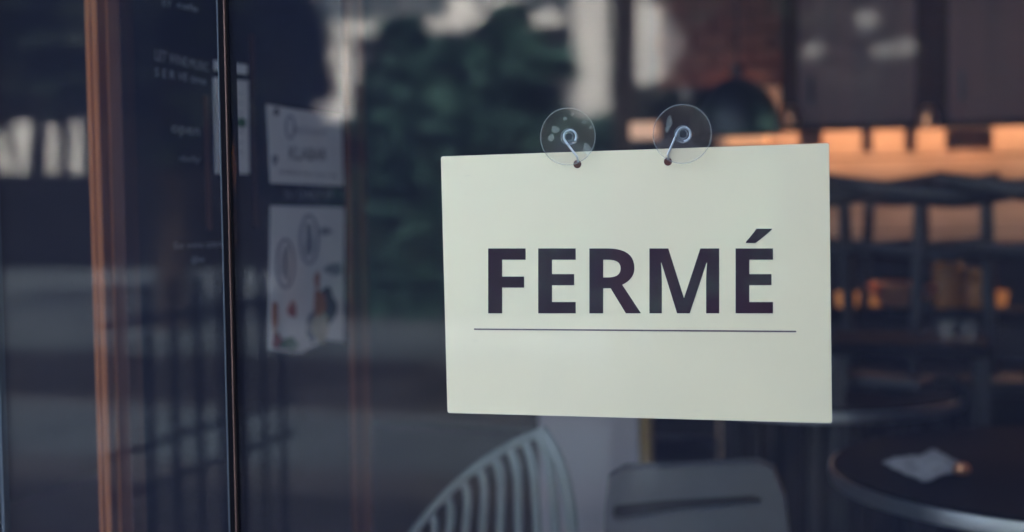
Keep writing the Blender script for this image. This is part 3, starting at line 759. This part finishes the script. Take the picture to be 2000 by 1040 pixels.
MB().lathe([(0, .72), (.05, .72), (.05, .729), (0, .729)], 24, Matrix.Translation((p.x, p.y, 0))).build('tray', M['black_metal'], ps)
tag(MB().lathe([(0, 0), (.018, 0), (.034, .007), (.035, .009), (.02, .004), (0, .004)], 28, Matrix.Translation((p.x, p.y, .7295))).build('plate', M['plate'], None, True), 'small cream plate right of the lower sign edge', 'plate')

# ------------------------------------------------------------------ the street, seen as a reflection in the panes
# railing beside the shop door, leading away from the glass
xr_ = -1.13
rg = thing('railing', (xr_, -1.0, ST), 'black iron railing with upright bars reflected beside the black notice board', 'railing')
for i in range(8):
    y = -1.03 - i * .088
    MB().box((xr_ - .005, y - .005, ST), (xr_ + .005, y + .005, .96)).build('bar', M['rail'], rg)
for z in (.889, .66, .585):
    MB().box((xr_ - .006, -1.70, z - .005), (xr_ + .006, -.98, z + .005)).build('rail', M['rail'], rg)

# pale pillared building across the street
YF = 25.0
pb = thing('pillared_building', refl(900, 400, YF).to_2d().to_3d(), 'pale building with white pillars reflected above the sign', 'building')
def fx(px): return refl(px, 200, YF).x
def fz(py, px=900): return refl(px, py, YF).z
MB().box((fx(545), -YF - 8, ST), (fx(1420), -YF - .8, 9)).build('wall', M['render2'], pb)
beam_z = fz(60)
MB().box((fx(575), -YF - .79, beam_z), (fx(1100), -YF + .1, fz(32))).build('beam', M['render'], pb)
for a, b in ((640, 690), (1122, 1186), (1212, 1292)):
    MB().box((fx(a), -YF - .79, ST), (fx(b), -YF, beam_z - .001 if a < 1000 else 8.5)).build('pillar', M['render'], pb)
for a, b in ((600, 660), (675, 760), (775, 840), (1020, 1090)):
    f = MB().box((fx(a), -YF - .79, fz(28)), (fx(b), -YF - .74, 8)).build('window', M['glazing'], pb)
    MB().box(((fx(a) + fx(b)) / 2 - .04, -YF - .738, fz(28)), ((fx(a) + fx(b)) / 2 + .04, -YF - .70, 8)).build('frame', M['render2'], f)
for a, b in ((860, 910), (935, 985)):
    MB().box((fx(a), -YF - .79, fz(28)), (fx(b), -YF - .70, 8)).build('panel', M['render'], pb)
MB().prism([(fx(735), -YF - .79, fz(262)), (fx(735), -YF + .9, fz(298)), (fx(735), -YF + .9, fz(305)), (fx(735), -YF - .79, fz(270))], (fx(905) - fx(735), 0, 0)).build('awning', M['awning'], pb)
# dark buildings left and right of it
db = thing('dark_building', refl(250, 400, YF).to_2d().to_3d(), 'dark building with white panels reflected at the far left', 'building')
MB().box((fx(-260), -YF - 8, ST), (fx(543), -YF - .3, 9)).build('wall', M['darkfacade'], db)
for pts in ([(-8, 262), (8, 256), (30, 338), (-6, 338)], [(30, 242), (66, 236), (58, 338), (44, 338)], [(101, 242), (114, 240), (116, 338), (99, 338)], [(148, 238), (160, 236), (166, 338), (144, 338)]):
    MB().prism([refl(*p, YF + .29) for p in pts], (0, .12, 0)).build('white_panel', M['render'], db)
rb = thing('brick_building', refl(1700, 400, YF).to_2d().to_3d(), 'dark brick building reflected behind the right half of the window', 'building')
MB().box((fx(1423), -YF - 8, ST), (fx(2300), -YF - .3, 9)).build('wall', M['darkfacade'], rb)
for i in range(4):
    x = fx(1480 + i * 190)
    f = MB().box((x, -YF - .30, 2.2), (x + 1.1, -YF - .24, 4.2)).build('window', M['carglass'], rb)
    MB().box((x + .5, -YF - .239, 2.2), (x + .58, -YF - .20, 4.2)).build('frame', M['darkfacade'], f)

# trees
def tree(px, Y, cz, rx, rz, n, m, label, trunk_r=.14, seed=0, leaf=.17, lean=0.0):
    rr = random.Random(seed)
    b = refl(px, 390, Y); base = Vector((b.x, -Y, ST))
    t = thing('tree', base, label, 'tree', 'trees along the plaza')
    mb = MB(); c = Vector((base.x, base.y, cz))
    top = Vector((base.x + lean, base.y, cz + rz * .4))
    mb.tube([base, base.lerp(top, .35) + Vector((.05, 0, 0)), base.lerp(top, .7), top], [trunk_r, trunk_r * .8, trunk_r * .55, trunk_r * .25], 10)
    for k in range(7):
        a = rr.uniform(0, 6.28); s = base.lerp(top, rr.uniform(.45, .8))
        e = c + Vector((math.cos(a) * rx * .75, math.sin(a) * rx * .75, rr.uniform(-.2, .6) * rz))
        mb.tube([s, s.lerp(e, .5) + Vector((0, 0, .15)), e], [trunk_r * .4, trunk_r * .25, trunk_r * .08], 6)
    mb.build('trunk', M['bark'], t, True)
    lv = MB(); clumps = []
    for k in range(26):
        v = Vector((rr.gauss(0, 1), rr.gauss(0, 1), rr.gauss(0, 1))).normalized() * (rr.random() ** .4)
        clumps.append((c + Vector((v.x * rx * .85, v.y * rx * .85, v.z * rz * .85)), rr.uniform(.25, .48) * min(rx, rz)))
    for k in range(n):
        cc, cr = clumps[rr.randrange(len(clumps))]
        v = Vector((rr.gauss(0, 1), rr.gauss(0, 1), rr.gauss(0, 1))).normalized() * cr * rr.random() ** .35
        p = cc + v; s = leaf * rr.uniform(.6, 1.3)
        q = Matrix.Rotation(rr.uniform(0, 6.28), 3, 'Z') @ Matrix.Rotation(rr.uniform(0, 3.1), 3, 'X')
        a_, b_ = q @ Vector((s, 0, 0)), q @ Vector((0, s * .55, 0))
        lv.bm.faces.new([lv.bm.verts.new(p + o) for o in (-a_, -b_, a_, b_)])
    lv.build('crown', m, t)
    return t
tree(560, 13, 2.3, .50, 2.0, 2000, M['leaf2'], 'dark tree reflected just above the white notices', seed=1)
tree(815, 14, 2.2, .80, 1.0, 2600, M['leaf'], 'round green tree reflected left of the suction cups', seed=2)
tree(985, 15, 2.45, .78, 1.05, 2600, M['leaf'], 'round green tree reflected above the left suction cup', seed=3)
tree(1300, 13, 1.75, .55, .7, 900, M['leaf2'], 'small dark tree reflected between the white pillars', trunk_r=.05, seed=4, leaf=.12)
tree(1460, 14, 3.4, 1.0, 1.6, 2400, M['leaf2'], 'dark tree reflected right of the white pillars', seed=5)
tree(330, 12, 3.4, 2.0, 2.1, 3400, M['leaf2'], 'broad dark tree reflected over the black panel', seed=6, trunk_r=.2)
tree(-70, 13, 4.6, 1.8, 1.8, 3000, M['leaf2'], 'dark tree reflected at the far left edge', seed=8, trunk_r=.2)
for i, (tx, sd_) in enumerate(((-7.4, 21), (-4.55, 22), (-.90, 23))):  # trees with unseen crowns, added to shade the road strip
    rr = random.Random(sd_)
    t = tree(100, 4.0, 5.6, 1.9, 1.5, 7500, M['leaf2'], ['street tree on the pavement at the far left, its crown above the view', 'street tree on the pavement beside the railing, its crown above the view', 'street tree on the pavement between railing and car, its crown above the view'][i], trunk_r=.05, seed=sd_, leaf=.22)
    t.location.x = tx; t.scale.y = 0.47
    t['group'] = 'street trees on the pavement'
# clipped hedge behind the plaza
hg = MB(); rr = random.Random(11)
hx0, hx1 = refl(560, 400, 13.6).x, refl(1500, 400, 13.6).x
for k in range(11000):
    p = Vector((rr.uniform(hx0, hx1), -13.6 - rr.uniform(0, .9), ST + rr.uniform(0, 2.35)))
    s = .11 * rr.uniform(.6, 1.3); q = Matrix.Rotation(rr.uniform(0, 6.28), 3, 'Z') @ Matrix.Rotation(rr.uniform(0, 3.1), 3, 'X')
    a_, b_ = q @ Vector((s, 0, 0)), q @ Vector((0, s * .6, 0))
    hg.bm.faces.new([hg.bm.verts.new(p + o) for o in (-a_, -b_, a_, b_)])
hd = thing('hedge', ((hx0 + hx1) / 2, -14, ST), 'clipped dark hedge reflected below the trees', 'hedge')
hg.build('foliage', M['leaf'], hd)
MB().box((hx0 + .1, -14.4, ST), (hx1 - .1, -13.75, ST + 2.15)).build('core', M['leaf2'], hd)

# pale globes on a post, added to stand in for bright sky spots
YGl = 18.0
lp = thing('street_lamp', refl(1700, 390, YGl).to_2d().to_3d() + Vector((0, 0, ST)), 'street lamp with white globes reflected on the cupboards', 'street lamp')
lb = refl(1700, 390, YGl)
MB().tube([(lb.x, -YGl, ST), (lb.x, -YGl, 3.2)], [.07, .04], 10).build('post', M['rail'], lp)
for px, py, r in ((1582, 104, .19), (1692, 48, .17), (1724, 106, .15), (1768, 100, .17)):
    g = refl(px, py, YGl)
    MB().lathe([(r * math.sin(a), -r * math.cos(a)) for a in (math.pi * k / 12 for k in range(13))], 20, Matrix.Translation(g)).build('globe', M['globe'], lp, True)
    MB().tube([(lb.x, -YGl, 2.6), (g.x, -YGl, g.z - r)], .025, 6).build('arm', M['rail'], lp)

# black car by the kerb, added to keep the right of the reflection dark
CX, CY = refl(1215, 600, 4.2).x, -5.1
cr = thing('parked_car', (CX + 2.1, CY, ST), 'black car parked by the kerb, darkening the reflection at the right', 'car')
def cp(pts): return [(CX + x, CY - .85, ST + z) for x, z in pts]
MB().prism(cp([(.0, .45), (.02, .75), (.12, .88), (1.05, 1.0), (4.1, 1.02), (4.25, .8), (4.22, .4), (3.9, .28), (.15, .28)]), (0, 1.7, 0)).build('body', M['carpaint'], cr)
MB().prism([(CX + x, CY - .75, ST + z) for x, z in [(.55, 1.0), (1.15, 1.5), (1.5, 1.6), (3.6, 1.6), (4.05, 1.025), (1.05, 1.005)]][:5], (0, 1.5, 0)).build('cabin', M['carpaint'], cr)
for a, b, c2_, d in ((1.0, 1.35, 2.2, 2.2), (2.3, 2.3, 3.35, 3.65)):
    MB().prism([(CX + a, CY + .752, ST + 1.08), (CX + b, CY + .752, ST + 1.5), (CX + c2_, CY + .752, ST + 1.52), (CX + d, CY + .752, ST + 1.08)], (0, .006, 0)).build('window', M['carglass'], cr)
for x in (.75, 3.4):
    for y in (CY - .86, CY + .66):
        wmx = Matrix.Translation((CX + x, y, ST + .32)) @ Matrix.Rotation(-math.pi / 2, 4, 'X')
        wh = MB().lathe([(.19, 0), (.31, 0), (.32, .03), (.32, .17), (.31, .2), (.19, .2)], 28, wmx).build('wheel', M['tyre'], cr, True)
        MB().lathe([(0, .19), (.06, .195), (.18, .185), (.188, .15)], 20, wmx).build('rim', M['alloy'], wh, True)
for y in (CY - .6, CY + .45):
    MB().box((CX - .012, y, ST + .62), (CX + .03, y + .16, ST + .72), .006).build('headlight', M['carglass'], cr)

bpy.context.view_layer.update()
